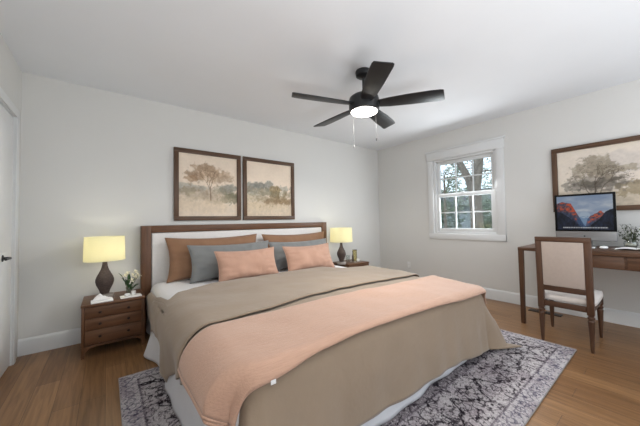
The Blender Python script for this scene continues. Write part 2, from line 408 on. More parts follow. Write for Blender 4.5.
def stroke(U, V, pts, w0, w1):
    a = np.zeros_like(U); n = len(pts)-1
    for i in range(n):
        (x0,y0),(x1,y1) = pts[i], pts[i+1]; dx, dy = x1-x0, y1-y0
        t = np.clip(((U-x0)*dx+(V-y0)*dy)/(dx*dx+dy*dy), 0, 1); d = np.hypot(U-x0-t*dx, V-y0-t*dy)
        wd = w0+(w1-w0)*((i+t)/n); a = np.maximum(a, np.clip((wd-d)/wd*2, 0, 1))
    return a
def branches(U, V, x, y, ang, l, w0, depth, rd):
    x2, y2 = x+math.cos(ang)*l, y+math.sin(ang)*l
    a = stroke(U, V, [(x,y),((x+x2)/2+rd.uniform(-.01,.01),(y+y2)/2),(x2,y2)], w0, w0*.65)
    if depth:
        for k in range(2 if rd.random() < .6 else 3): a = np.maximum(a, branches(U, V, x2, y2, ang+rd.uniform(-.65,.65), l*rd.uniform(.62,.85), w0*.62, depth-1, rd))
    return a
def art_tree(U, V):
    n1 = vnoise(U,V,7,1); n2 = vnoise(U,V,22,2); n3 = vnoise(U,V,3,3)
    c = np.zeros(U.shape+(3,))+np.array((232,216,197.)); c = mix(c, (222,206,190), np.clip(n3*1.2-.3,0,1)*(V>.3))
    c = mix(c, (206,190,172), np.clip((.46-V)/.2,0,1)*.6)
    c = mix(c, (150,152,146), blob(U,V,.12,.46,.3,.085,n1,.5)*.55)
    c = mix(c, (128,130,122), blob(U,V,.86,.46,.22,.12,n1,.6)*.7)
    c = mix(c, (160,146,128), blob(U,V,.3,.38,.42,.11,n2,.7)*.5)
    c = mix(c, (122,118,98), blob(U,V,.88,.30,.2,.10,n2,.7)*.7)
    c = mix(c, (178,162,142), blob(U,V,.62,.30,.3,.11,n1,.7)*.6)
    c = mix(c, (214,196,174), blob(U,V,.35,.15,.7,.12,n1,.5)*.8)
    for k,(x,y,rx,ry,col,al) in enumerate([(.47,.72,.30,.13,(176,150,126),.75),(.3,.66,.2,.08,(150,126,104),.7),(.62,.68,.26,.1,(186,162,138),.7),(.45,.80,.2,.07,(150,128,106),.6),(.72,.62,.2,.06,(168,146,124),.6),(.22,.6,.12,.05,(156,126,100),.6),(.5,.6,.18,.06,(190,168,144),.5)]):
        c = mix(c, col, blob(U,V,x,y,rx,ry,vnoise(U,V,16,30+k),.75,.3)*al)
    c = mix(c, (112,92,74), branches(U,V,.52,.26,1.62,.16,.014,5,random.Random(5))*.7)
    for k,(x,y,rx,ry,col,al) in enumerate([(.14,.40,.16,.08,(150,140,116),.5),(.72,.44,.16,.07,(138,134,118),.55),(.9,.34,.14,.10,(112,110,88),.5),(.55,.24,.22,.05,(188,172,148),.5),(.2,.28,.24,.05,(196,180,156),.5),(.4,.46,.12,.05,(150,150,142),.5)]):
        c = mix(c, col, blob(U,V,x,y,rx,ry,vnoise(U,V,24,400+k),.9,.5)*al)
    c = mix(c, (140,122,100), np.clip((n2-.56)*5,0,1)*.4*(V<.8)*(V>.28)*np.clip((1.1-np.hypot((U-.5)/.45,(V-.55)/.38))*3,0,1))
    return watery(U, V, c, 71)
def art_meadow(U, V):
    n1 = vnoise(U,V,7,11); n2 = vnoise(U,V,22,12); n3 = vnoise(U,V,3,13)
    c = np.zeros(U.shape+(3,))+np.array((234,217,198.)); c = mix(c, (224,206,188), np.clip(n3*1.2-.3,0,1))
    c = mix(c, (196,180,158), np.clip((.42-V)/.1,0,1)*.7)
    for k,(x,y,rx,ry,col,al) in enumerate([(.08,.52,.2,.1,(128,130,124),.75),(.27,.56,.16,.08,(120,122,116),.75),(.48,.56,.14,.09,(134,136,130),.7),(.8,.53,.22,.07,(150,148,138),.6),(.3,.46,.4,.07,(150,144,126),.7),(.62,.46,.16,.12,(148,130,98),.8),(.72,.42,.22,.08,(136,120,92),.7),(.12,.34,.24,.08,(186,174,152),.7),(.6,.26,.42,.06,(138,116,90),.75),(.85,.3,.3,.05,(156,134,106),.7),(.3,.18,.6,.08,(206,188,162),.7)]):
        c = mix(c, col, blob(U,V,x,y,rx,ry,vnoise(U,V,16,60+k),.7,.3)*al)
    c = mix(c, (244,232,214), blob(U,V,.76,.42,.06,.07,n2,.5)*.8)
    c = mix(c, (104,88,66), branches(U,V,.63,.38,1.5,.07,.008,3,random.Random(9))*.7)
    for k,(x,y,rx,ry,col,al) in enumerate([(.5,.42,.5,.06,(142,136,116),.5),(.12,.42,.14,.07,(150,148,136),.5),(.7,.34,.26,.08,(126,108,82),.5),(.4,.32,.3,.05,(160,146,120),.5),(.9,.44,.12,.08,(132,124,104),.5)]):
        c = mix(c, col, blob(U,V,x,y,rx,ry,vnoise(U,V,24,430+k),.9,.5)*al)
    c = mix(c, (128,112,88), np.clip((n2-.56)*5,0,1)*.35*(V<.55)*(V>.15))
    return watery(U, V, c, 81)
def art_wide(U, V):   # 1.2 x .65
    A = U*1.7
    n1 = vnoise(A,V,7,21); n2 = vnoise(A,V,24,22); n3 = vnoise(A,V,3,23)
    c = np.zeros(U.shape+(3,))+np.array((214,203,192.)); c = mix(c, (228,216,198), np.clip(n3*1.5-.4,0,1))
    c = mix(c, (196,188,182), blob(A,V,1.0,.72,.6,.2,n1,.6)*.5)
    c = mix(c, (186,172,152), np.clip((.30-V)/.1,0,1)*.8)
    c = mix(c, (132,126,118), blob(A,V,1.15,.36,.5,.05,n1,.4)*.8)
    c = mix(c, (150,136,112), blob(A,V,.95,.26,.34,.13,n2,.8)*.8); c = mix(c, (168,152,126), blob(A,V,1.4,.24,.4,.1,n2,.8)*.7)
    for k,(x,y,rx,ry,col,al) in enumerate([(.42,.42,.30,.15,(104,98,90),.5),(.22,.38,.2,.10,(110,106,98),.5),(.58,.36,.22,.12,(100,94,86),.55),(.38,.36,.2,.08,(84,78,70),.5),(.60,.44,.14,.08,(92,86,78),.45),(.44,.68,.22,.17,(140,130,114),.75),(.28,.62,.16,.12,(156,146,130),.7),(.58,.60,.16,.14,(138,128,112),.7),(.78,.60,.16,.06,(150,140,122),.65),(.5,.78,.12,.10,(160,150,134),.6)]):
        c = mix(c, col, blob(A,V,x,y,rx,ry,vnoise(A,V,20,90+k),.85,.3)*al)
    c = mix(c, (74,66,58), branches(A,V,.44,.22,1.55,.15,.011,6,random.Random(2))*.7)
    c = mix(c, (78,70,60), branches(A,V,.50,.22,1.25,.14,.009,6,random.Random(8))*.6)
    c = mix(c, (78,70,60), branches(A,V,.38,.22,1.95,.13,.009,6,random.Random(31))*.6)
    return watery(A, V, mix(c, (92,84,74), np.clip((n2-.56)*6,0,1)*.4*np.clip((.85-np.hypot((A-.42)/.42,(V-.5)/.42))*3,0,1)), 91, .09)
PAINT = attr_mat('painted_canvas', rough=.85)
FW = .05
def framed(loc, w_, h_, fn, label, side):
    """side 'back' : hangs on the back wall, 'right' : on the right wall (loc = lower left corner as seen)"""
    t = thing('framed_picture', loc, label, 'picture', None)
    x, y, z = loc
    if side == 'back':
        def pl(a, b, dpt): return (x+a, -dpt, z+b)
        mh, mv = FRM, FRMZ
    else:
        def pl(a, b, dpt): return (-dpt, y-a, z+b)
        mh, mv = FRMY, FRMZ
    def bx(m, a0, b0, a1, b1, d0, d1, bev):
        p, q = pl(a0,b0,d0), pl(a1,b1,d1); lo = [min(i,j) for i,j in zip(p,q)]; hi = [max(i,j) for i,j in zip(p,q)]; m.box(*lo, *hi, bev)
    for b0 in (0, h_-FW): m = MB(); bx(m, 0,b0,w_,b0+FW,.002,.032,.003); m.build('frame_rail', mh, t)
    for a0 in (0, w_-FW): m = MB(); bx(m, a0,FW,a0+FW,h_-FW,.002,.032,.003); m.build('frame_stile', mv, t)
    m = MB(); bx(m, FW-.004,FW-.004,w_-FW+.004,h_-FW+.004,.003,.012,0); m.build('backing_board', PAPER, t)
    iw, ih = w_-2*FW, h_-2*FW; nu = int(150*iw/max(ih,.1)*.9) if iw > ih*1.2 else 150
    img_grid('painting', PAINT, iw, ih, fn, lambda a, b: pl(FW+a*iw, FW+b*ih, .0135), t, nu, 150)
    return t
framed((-3.533,0,1.13), .778, .832, art_tree, 'wood-framed landscape of a spreading tree, left of the pair above the bed', 'back')
framed((-2.724,0,1.13), .786, .832, art_meadow, 'wood-framed landscape of a low misty meadow, right of the pair above the bed', 'back')
framed((0,-2.600,1.155), 1.25, .732, art_wide, 'wide wood-framed picture of a grey bushy tree above the desk', 'right')

# ------------------------------------------------------------------ rug
RX0, RX1, RY0, RY1 = -4.05, -1.08, -2.92, -.99
def rug_fn(U, V):
    Wd, Hd = RX1-RX0, RY1-RY0; X = U*Wd; Y = V*Hd
    d = np.minimum(np.minimum(X, Wd-X), np.minimum(Y, Hd-Y))          # distance from the edge
    n = vnoise(X,Y,9,201,4); nf = np.random.RandomState(4).rand(*U.shape)
    base = np.zeros(U.shape+(3,))+np.array((174,168,169.))
    base = mix(base, (120,108,116), np.clip(n*3-1.3,0,1)*.5)
    along = np.where(np.minimum(Y,Hd-Y) < np.minimum(X,Wd-X), X, Y)
    wx = X+.03*(vnoise(X,Y,11,210,2)-.5); wy = Y+.03*(vnoise(X,Y,11,211,2)-.5)
    def lines(sc, seed, wd, lv=.5): return np.clip((wd-np.abs(vnoise(wx,wy,sc,seed,2)-lv))/(wd*.6), 0, 1)
    sc1 = lines(19, 220, .05); sc2 = lines(34, 221, .06)
    band = (d > .10) & (d < .42); edge = d <= .10; inn = d >= .42
    wv = d-.26-.06*np.sin(along*2*PI/.30)-.02*np.sin(along*2*PI/.11)
    vine = np.clip((.014-np.abs(wv))/.007, 0, 1)
    lx = (along/.15) % 1-.5; ly = (d-.26)/.15
    rr = np.hypot(lx, ly); th = np.arctan2(ly, lx)
    curl = np.clip((.07-np.abs(((rr*3.1+th/(2*PI)) % 1)-.5))/.05, 0, 1)*(rr < .5)
    base = mix(base, (30,24,30), np.clip(sc1*.75+sc2*.6+vine*.7+curl*.6, 0, 1)*band)
    kx = (along/.07) % 1-.5; ky = (d-.05)/.07
    kn = np.clip((.10-np.abs(np.hypot(kx,ky)-.32))/.08, 0, 1)
    base = mix(base, (62,58,76), np.clip(kn*.6+sc2*.9,0,1)*edge*.8)
    for dd in (.105, .42): base = mix(base, (74,66,76), np.clip((.008-np.abs(d-dd))/.005,0,1)*.6)
    gx = (wx/.24) % 1-.5; gy = (wy/.24) % 1-.5; g = np.hypot(gx,gy); gt = np.arctan2(gy,gx)
    base = mix(base, (104,95,100), inn*.6)
    base = mix(base, (28,22,28), np.clip(sc1+sc2*.6+np.clip((.05-np.abs(g-.32-.08*np.cos(4*gt)))/.04,0,1)*.8+np.clip((.05-np.abs(g-.12))/.04,0,1)*.6,0,1)*inn*.85)
    base = mix(base, (170,162,166), lines(20,230,.03)*inn*.5)
    base = base+((nf-.5)*30)[..., None]
    base = mix(base, (222,216,216), np.clip((nf-.88)*9,0,1)*.7)
    return base
def rug_place(a, b):
    return (RX0+a*(RX1-RX0), RY0+b*(RY1-RY0), .0115+.0008*noise.noise(Vector((a*90,b*60,0))))
RUGM = attr_mat('rug_wool', rough=.95)
rug = thing('area_rug', ((RX0+RX1)/2,(RY0+RY1)/2,0), 'grey and plum patterned area rug lying under the bed', 'rug')
img_grid('pile', RUGM, 1, 1, rug_fn, rug_place, rug, 560, 364)
MB().box(RX0-.003, RY0-.003, .001, RX1+.003, RY1+.003, .0100, .002).build('backing', varied('rug_binding', (150,144,142), .9, .1, 40), rug)

# ------------------------------------------------------------------ bed
BX0, BX1, BY0, BY1, BZ = -3.775, -1.60, -2.415, -.10, .495
bed = thing('bed', (-2.62,-1.25,0), 'king bed with wood-framed white upholstered headboard and white skirt', 'bed')
for x in (-3.845, -1.475): MB().box(x, -.09, 0, x+.09, -.015, 1.08, .004).build('headboard_post', WZ, bed)
for z0, z1 in ((1.005,1.08), (.22,.30)): MB().box(-3.755, -.09, z0, -1.475, -.015, z1, .004).build('headboard_rail', WX, bed)
m = MB(); m.box(-3.752, -.083, .30, -1.478, -.03, 1.003, .018, seg=4); m.build('headboard_panel', PANEL, bed)
m = MB(); m.box(BX0, BY0, .24, BX1, BY1, BZ, .09, seg=6); m.build('mattress', SHEET, bed)
m = MB(); m.box(BX0+.05, BY0+.05, .13, BX1-.05, BY1, .24, .01)
m.build('bed_base', WX, bed)
for x in (BX0+.12, BX1-.2):
    for y in (BY0+.12, BY1-.3): MB().box(x, y, .013, x+.08, y+.08, .13, .004).build('foot', WZ, bed)
# skirt
def skirt():
    path = []; y = BY1-.02
    L = []
    P0 = [(BX0-.005, BY1-.02), (BX0-.005, BY0-.01), (BX1+.005, BY0-.01), (BX1+.005, BY1-.02)]
    for (a, b) in zip(P0, P0[1:]):
        n = int(math.hypot(b[0]-a[0], b[1]-a[1])/.014)
        for k in range(n): t = k/n; L.append((a[0]+(b[0]-a[0])*t, a[1]+(b[1]-a[1])*t, (b[1]-a[1], -(b[0]-a[0]))))
    P = []; s = 0; nv = 14
    for (x, y, nn) in L:
        nx, ny = -nn[0], -nn[1]; l = math.hypot(nx, ny); nx, ny = nx/l, ny/l; s += .014
        row = []
        for j in range(nv):
            t = j/(nv-1); z = .30*(1-t)+.016*t
            o = .004+t*.075*math.exp(-((y+.74)/.17)**2)*(x < -3)+t*(.016+.006*math.sin(s*22+2.2*noise.noise(Vector((s*1.1,0,3))))+.034*noise.noise(Vector((s*2.6, t*.6, 1))))
            row.append(Vector((x-nx*0+(-nx if False else nx)*0 - 0, y, z))+Vector((nx, ny, 0))*(-1)*o if False else Vector((x+nx*-o, y+ny*-o, z)))
        P.append(row)
    m = MB(); m.grid(P, len(P), nv, .003); return m
skirt().build('bed_skirt', SKIRT, bed, 180)

# cloth laid over the mattress
def sm(t): t = max(0, min(1, t)); return t*t*(3-2*t)
def lerp_tab(tab, x):
    if x <= tab[0][0]: return tab[0][1]
    for (a, b), (c, d) in zip(tab, tab[1:]):
        if x <= c: t = (x-a)/(c-a); t = t*t*(3-2*t); return b+(d-b)*t
    return tab[-1][1]
def hang(d, R, flare, floor_down):
    q = R*PI/2
    if d < q: a = d/R; o, dn = R*math.sin(a), R*(1-math.cos(a))
    else: o, dn = R+flare*(d-q), R+(d-q)
    if dn > floor_down: o += (dn-floor_down)*.9; dn = floor_down
    return o, dn
def drape(px, py, off, R=.11, seed=0, fold=1.0, flareL=.025, flareF=.13):
    """px, py: flat cloth coordinates; beyond the mattress edge they run down its sides"""
    X0, X1, Y0 = BX0+.135, -1.56-.11*sm((-1.35-py)/1.1), BY0+.045
    R = .16 if px < -2.6 else .075
    if py < Y0: R = R+(.075-R)*min(1,(Y0-py)/.05)
    top = BZ+off+.022-.035*sm((px+2.6)/1.1)*sm((-1.5-py)/1.0)-.022*sm((px+2.3)/.6)*sm((py+2.0)/.6)
    ax = X0-px if px < X0 else (px-X1 if px > X1 else 0); ay = Y0-py if py < Y0 else 0
    sx = -1 if px < X0 else 1
    cx = min(max(px, X0), X1); cy = max(py, Y0)
    d = math.hypot(ax, ay)
    q_ = 3.5; dl = (ax**q_+ay**q_)**(1/q_) if d else 0
    bump = .010*noise.noise(Vector((px*2.1, py*2.6, seed)))+.005*noise.noise(Vector((px*6, py*6, seed+5)))
    if d < 1e-6: return Vector((cx, cy, top+bump))
    nx, ny = sx*ax/d, -ay/d
    corner = min(ax, ay)/max(ax, ay)
    fl = ((flareL if sx < 0 else .32)*abs(nx)+flareF*abs(ny))+.22*corner*min(1, d*3)
    o, dn = hang(dl, R, fl, top-.034)
    along = (cy if abs(nx) > abs(ny) else cx)+math.atan2(ny, nx)*.25
    dd = sm((dn-.05)/.35)
    rip = fold*(1.9 if sx < 0 else 1.3)*dd*(.030*noise.noise(Vector((along*2.6, 1.3+seed, dn*1.2)))+.014*noise.noise(Vector((along*7.5, 4+seed, dn*1.0))))
    o += off+rip+bump*.6; o += .008*math.sin(min(1, dn/.42)*PI)
    if sx < 0: o -= .018*dd
    if sx < 0: o -= (.012+max(0, rip+bump*.6))*sm((cy+.85)/.3)
    return Vector((cx+nx*o, cy+ny*o, top-dn+bump*(1-dd)))
HEML = [(-2.5,.36),(-2.2,.36),(-1.95,.31),(-1.62,.17),(-1.36,.07),(-1.22,.13),(-1.05,.22),(-.85,.20),(-.66,.15),(-.4,.17),(-.12,.16)]
def dropL(py, top=.517): return (top-lerp_tab(HEML, py))+.09
def head_edge(x):
    tab = [(BX0-.05,-.16),(-3.765,-.35),(-3.745,-.72),(-3.715,-1.03),(-3.62,-.91),(-3.5,-.85),(-3.3,-.78),(-2.6,-.76),(-2.1,-.78),(-1.95,-.84),(-1.8,-.94),(-1.55,-1.02)]
    return lerp_tab(tab, x)
def comforter(y_of_top, off, y_end, th, seed, foot=True, lscale=1.0):
    NU, NL, NR = 96, 22, 20
    xs0, xs1 = BX0+.13, -1.62
    cols = []
    for i in range(NL): cols.append(('L', 1-i/NL))
    for i in range(NU+1): cols.append(('T', xs0+(xs1-xs0)*i/NU))
    for i in range(1, NR+1): cols.append(('R', i/NR))
    P = []; NY, NF = 90, 26
    for kind, c in cols:
        row = []
        xt = xs0 if kind == 'L' else xs1 if kind == 'R' else c
        ytop = y_of_top(xt if kind == 'T' else (xs0-c*.3 if kind == 'L' else BX1+.06))
        ys = Y0_ = BY0+.045
        last = y_end if not foot else Y0_
        for j in range(NY+1):
            py = ytop+(last-ytop)*j/NY
            px = xt if kind == 'T' else (xs0-c*dropL(py)*lscale if kind == 'L' else xs1+c*(.40*lscale))
            row.append(drape(px, py, off, seed=seed))
        if foot:
            for j in range(1, NF+1):
                f = j/NF; dF = .455+.035*sm((xt+2.6)/.8)+.012*math.sin((xt+3)*5)
                py = Y0_-f*dF
                px = xt if kind == 'T' else (xs0-c*dropL(Y0_)*(1-.35*f) if kind == 'L' else xs1+c*.40)
                row.append(drape(px, py, off, seed=seed))
        P.append(row)
    m = MB(); m.grid(P, len(P), len(P[0]), th); return m
cf = thing('comforter', (-2.65,-1.5,BZ), 'taupe comforter spread over the bed, hanging to the floor at the foot', 'comforter')
comforter(head_edge, .0, None, .010, 1).build('main_layer', COMF, cf, 180)
def fold_hem(x): return -1.84+.10*sm((x+3.6)/1.0)-.03*sm((x+2.5)/.9)
def folded():
    NU, NL, NR = 96, 20, 16; xs0, xs1 = BX0+.13, -1.62; cols = [('L',1-i/NL) for i in range(NL)]+[('T',xs0+(xs1-xs0)*i/NU) for i in range(NU+1)]+[('R',i/NR) for i in range(1,NR+1)]
    P = []; NY = 70
    for kind, c in cols:
        xt = xs0 if kind == 'L' else xs1 if kind == 'R' else c
        y0 = head_edge(xt if kind == 'T' else (xs0-c*.3 if kind == 'L' else BX1+.06)); y1 = fold_hem(xt)-(.05*c if kind == 'L' else 0)
        row = []
        for j in range(NY+1):
            py = y0+(y1-y0)*j/NY
            px = xt if kind == 'T' else (xs0-c*dropL(py)*.97 if kind == 'L' else xs1+c*.36)
            e = min(1, (j+.6)/5)*min(1, (NY-j+3)/4)
            e *= 1-.2*sm((-3.45-px)/.2)*sm((py+1.5)/.5)
            row.append(drape(px, py, .004+.022*e**.5, seed=1))
        P.append(row)
    m = MB(); m.grid(P, len(P), NY+1, .007); return m
folded().build('folded_back_layer', COMF, cf, 180)
# peach throw
def throw():
    xs0, xs1 = BX0+.13, -1.62; NL, NU, NR = 14, 100, 14
    cols = [('L',1-i/NL) for i in range(NL)]+[('T',xs0+(xs1-xs0)*i/NU) for i in range(NU+1)]+[('R',i/NR) for i in range(1,NR+1)]
    P = []; NY = 50
    for kind, c in cols:
        xt = xs0 if kind == 'L' else xs1 if kind == 'R' else c
        y0 = -1.915-.05*sm((xt+3.5)/1.8)-.008*math.sin(xt*5); y1 = -2.435-.012*math.sin(xt*3+1)-.025*sm((-3.35-xt)/.3)
        if kind == 'L': y0 -= .03*c; y1 -= .03*c
        row = []
        for j in range(NY+1):
            py = y0+(y1-y0)*j/NY
            px = xt if kind == 'T' else (xs0-c*.235 if kind == 'L' else xs1+c*.15)
            e = min(1, (j+2)/4)*min(1, (NY-j+3)/4)
            row.append(drape(px, py, .022+.015*e**.5, seed=1, fold=.6))
        P.append(row)
    return P
P = throw()
tb = thing('throw_blanket', (-2.65,-2.2,BZ+.03), 'peach throw blanket laid across the foot of the bed', 'blanket')
m = MB(); m.grid(P, len(P), len(P[0]), .009); m.build('blanket', THROW, tb, 180)
m = MB()
for k, dz in enumerate((0, -.020)):
    m.tube([p+Vector((.006*k-.003, 0, dz-.004)) for p in P[0]], .0095, 8)
m.build('rolled_hem', THROW, tb, 180)
q_ = P[15][-1]
MB().box(q_.x-.011, q_.y-.010, q_.z-.012, q_.x+.011, q_.y-.006, q_.z+.005, .0015).build('fabric_tag', SHEET, tb)['label'] = 'small white sewn tag'

# ------------------------------------------------------------------ pillows
def pillow(label, mat, xc, w_, h_, th, yb, yt, zb, seed, group, rz=0, piping=False):
    nu, nv = 44, 30; F = []; B = []
    for i in range(nu+1):
        u = -1+2*i/nu; rf = []; rb = []
        for j in range(nv+1):
            v = -1+2*j/nv
            x = w_/2*u*(1-.075*(1-v*v)); z = h_/2*v*(1-.13*(1-u*u))
            prof = ((1-abs(u)**3.0)*(1-abs(v)**2.4))**.55 if abs(u) < 1 and abs(v) < 1 else 0
            cu = max(0, abs(u)-.45)/.55; cv = max(0, abs(v)-.3)/.7
            wr = noise.noise(Vector((u*3.1+seed, v*2.3, seed*.7)))*.2+cu*.38*noise.noise(Vector((u*2, v*6+seed, 3)))+cv*.2*noise.noise(Vector((u*9+seed, v*2, 7)))
            t = th/2*prof*(1+wr)+.004
            sag = -.10*(1-(v+1)/2)*0
            zz = z
            rf.append(Vector((x, -t*(1+.25*(-v)), zz))); rb.append(Vector((x, t*(1+.25*(-v)), zz)))
        F.append(rf); B.append(rb)
    b = bmesh.new()
    VF = [[b.verts.new(p) for p in r] for r in F]; VB = [[b.verts.new(p) for p in r] for r in B]
    for i in range(nu):
        for j in range(nv):
            b.faces.new((VF[i][j], VF[i+1][j], VF[i+1][j+1], VF[i][j+1])); b.faces.new((VB[i][j], VB[i][j+1], VB[i+1][j+1], VB[i+1][j]))
    for i in range(nu):
        b.faces.new((VF[i+1][0], VF[i][0], VB[i][0], VB[i+1][0])); b.faces.new((VF[i][nv], VF[i+1][nv], VB[i+1][nv], VB[i][nv]))
    for j in range(nv):
        b.faces.new((VF[0][j], VF[0][j+1], VB[0][j+1], VB[0][j])); b.faces.new((VF[nu][j+1], VF[nu][j], VB[nu][j], VB[nu][j+1]))
    tilt = math.asin(max(-.95, min(.95, (yt-yb)/h_)))
    Mx = Matrix.Translation((xc, yb, zb)) @ Matrix.Rotation(rz, 4, 'Z') @ Matrix.Rotation(-tilt, 4, 'X') @ Matrix.Translation((0,0,h_/2))
    bmesh.ops.transform(b, matrix=Mx, verts=b.verts)
    for v in b.verts:                                   # the bottom settles on the bed
        if v.co.z < zb: v.co.z = zb+(v.co.z-zb)*.15
    t = thing('pillow', (xc, yb, zb), label, 'pillow', group)
    m = MB(); m.merge(b); o = m.build('cushion', mat, t, 180)
    ed = [Mx @ p for p in [r[0] for r in F]+F[-1][1:]+[r[-1] for r in F[::-1]][1:]+F[0][::-1][1:]]
    ed = [Vector((p.x, p.y, max(p.z, zb+.001))) for p in ed]
    m = MB(); m.tube(ed, .0035, 6); m.build('seam', mat, t, 180)
    return t
G1, G2, G3 = 'brown pillows at the headboard', 'grey pillows in the middle row', 'peach lumbar pillows at the front'
ZM = BZ+.004
pillow('brown king pillow leaning on the headboard, behind the left grey pillow', PBROWN, -3.13, 1.03, .46, .16, -.275, -.175, ZM, 1, G1)
pillow('brown king pillow leaning on the headboard, behind the right grey pillow', PBROWN, -2.03, 1.03, .45, .16, -.275, -.175, ZM, 2, G1)
pillow('grey pillow in the left stack, between the brown and peach pillows', PGREY, -3.005, .93, .39, .16, -.475, -.35, ZM, 3, G2)
pillow('grey pillow in the right stack, between the brown and peach pillows', PGREY, -2.08, .93, .37, .16, -.475, -.35, ZM, 4, G2)
pillow('peach lumbar pillow at the front of the left pillow stack', PPEACH, -2.94, .67, .335, .15, -.735, -.61, ZM, 5, G3)
pillow('peach lumbar pillow at the front of the right pillow stack', PPEACH, -2.15, .70, .33, .15, -.745, -.62, ZM, 6, G3)

# ------------------------------------------------------------------ nightstands
def nightstand(x0, label):
    w_ = .44; y0, y1 = -.44, -.05; T = .435
    t = thing('nightstand', (x0+w_/2, (y0+y1)/2, 0), label, 'nightstand', 'walnut nightstands beside the bed')
    m = MB(); m.box(x0-.003, y0-.006, T-.02, x0+w_+.003, y1, T, .003); m.build('top', WX, t)
    for xa in (x0, x0+w_-.02): MB().box(xa, y0, .09, xa+.02, y1, T-.02, .002).build('side_panel', WZ, t)
    m = MB(); m.box(x0+.02, y0+.02, .09, x0+w_-.02, y1, .105); m.box(x0+.02, y1-.01, .105, x0+w_-.02, y1, T-.02)
    m.build('carcass', WX, t)
    m = MB(); a, b_ = x0+.002, x0+w_-.002
    m.prism([(a,.092),(b_,.092),(b_,.045),(b_-.025,.05),(b_-.055,.075),(b_-.10,.083),(a+.10,.083),(a+.055,.075),(a+.025,.05),(a,.045)], 'y', y0+.004, y0+.02, .001)
    m.build('apron', WX, t)
    for xa in (x0, x0+w_-.03):
        for ya in (y0, y1-.03):
            out = -.004 if xa == x0 else .004
            b = bmesh.new(); T4 = [(xa,ya),(xa+.03,ya),(xa+.03,ya+.03),(xa,ya+.03)]; s = .006
            B4 = [(xa+s+out,ya+s),(xa+.03-s+out,ya+s),(xa+.03-s+out,ya+.03-s),(xa+s+out,ya+.03-s)]
            A = [b.verts.new((*p,.09)) for p in T4]; B = [b.verts.new((*p,0)) for p in B4]
            b.faces.new(A); b.faces.new(B[::-1])
            for i in range(4): b.faces.new((A[i],B[i],B[(i+1)%4],A[(i+1)%4]))
            bmesh.ops.recalc_face_normals(b, faces=b.faces); MB().merge(b).build('leg', WZ, t, 30)
    hs_ = [.095, .095, .115]; z = T-.022
    for k, hh in enumerate(hs_):
        z1 = z-.002; z0 = z-hh+.002; z -= hh
        dr = MB().box(x0+.022, y0-.002, z0, x0+w_-.022, y0+.022, z1, .002).build('drawer', WX, t)
        for xk in (x0+.022+.10, x0+w_-.022-.10):
            MB().lathe([(0,0),(.005,0),(.004,.008),(.010,.013),(.011,.018),(.007,.022),(0,.022)], seg=16, mat=Matrix.Translation((xk, y0-.002, (z0+z1)/2)) @ Matrix.Rotation(PI/2, 4, 'X')).build('knob', KNOB, dr, 60)
    return t
nl = nightstand(-4.285, 'dark walnut three-drawer nightstand left of the bed')
nr = copy_tree(nl); nr.location.x = -.81-.22; nr['label'] = 'dark walnut nightstand mostly hidden behind the right side of the bed'

SHADE = None
def shade_mat():
    m = bpy.data.materials.new('lit_linen_shade'); m.use_nodes = True; N = m.node_tree.nodes; L = m.node_tree.links; N.clear()
    o = N.new('ShaderNodeOutputMaterial'); d = N.new('ShaderNodeBsdfDiffuse'); tr = N.new('ShaderNodeBsdfTranslucent'); mx = N.new('ShaderNodeMixShader')
    d.inputs[0].default_value = (*lin((252,248,226)),1); tr.inputs[0].default_value = (*lin((255,252,228)),1); mx.inputs[0].default_value = .75
    L.new(d.outputs[0], mx.inputs[1]); L.new(tr.outputs[0], mx.inputs[2]); L.new(mx.outputs[0], o.inputs[0]); return m
SHADE = shade_mat(); BULB = emis('warm_bulb', (255,246,224), 12)
def lamp(x, y, z, r, label, power):
    t = thing('table_lamp', (x,y,z), label, 'lamp', 'pair of bedside lamps')
    MB().lathe([(0,0.001),(.066,0.001),(.068,.004),(.068,.030),(.064,.036),(.03,.040),(0,.046)], x, y, 32, Matrix.Translation((0,0,z))).build('base', CHROME, t, 40)
    pr = [(0,.044),(.032,.044),(.036,.055),(.038,.068),(.048,.092),(.061,.122),(.068,.150),(.067,.172),(.058,.200),(.044,.228),(.030,.258),(.022,.288),(.018,.318),(.018,.345),(0,.345)]
    MB().lathe(pr, x, y, 40, Matrix.Translation((0,0,z))).build('body', LAMPB, t, 60)
    MB().lathe([(0,.33),(.006,.33),(.006,.36),(.012,.362),(.012,.39),(0,.39)], x, y, 16, Matrix.Translation((0,0,z))).build('stem', KNOB, t, 40)
    MB().sphere((x,y,z+.43), .028, .028, .038).build('bulb', BULB, t, 180)
    z0, z1 = z+.342, z+.556
    MB().lathe([(r,z0),(r+.002,z0),(r*.965+.002,z1),(r*.965,z1),(r,z0)], x, y, 48).build('lamp_shade', SHADE, t, 40)
    m = MB()
    for k in range(3):
        a = k*2*PI/3+.4; m.tube([(x,y,z0+.03),(x+math.cos(a)*r*.98,y+math.sin(a)*r*.98,z0+.03)], .0018, 6)
    m.build('shade_spider', KNOB, t)
    l = bpy.data.lights.new('lamp_glow', 'POINT'); l.energy = power; l.color = (1,.955,.80); l.shadow_soft_size = .03
    o = bpy.data.objects.new('lamp_glow', l); COL.objects.link(o); o.parent = t; o.location = (0,0,.43)
lamp(-4.135, -.255, .435, .15, 'lit table lamp with brown urn base on the left nightstand', 20)
lamp(-1.30, -.33, .435, .17, 'lit table lamp with brown urn base on the right nightstand, beyond the bed', 20)
ZT = .436
def rotz(x, y, z, a): return Matrix.Translation((x,y,z)) @ Matrix.Rotation(a, 4, 'Z')
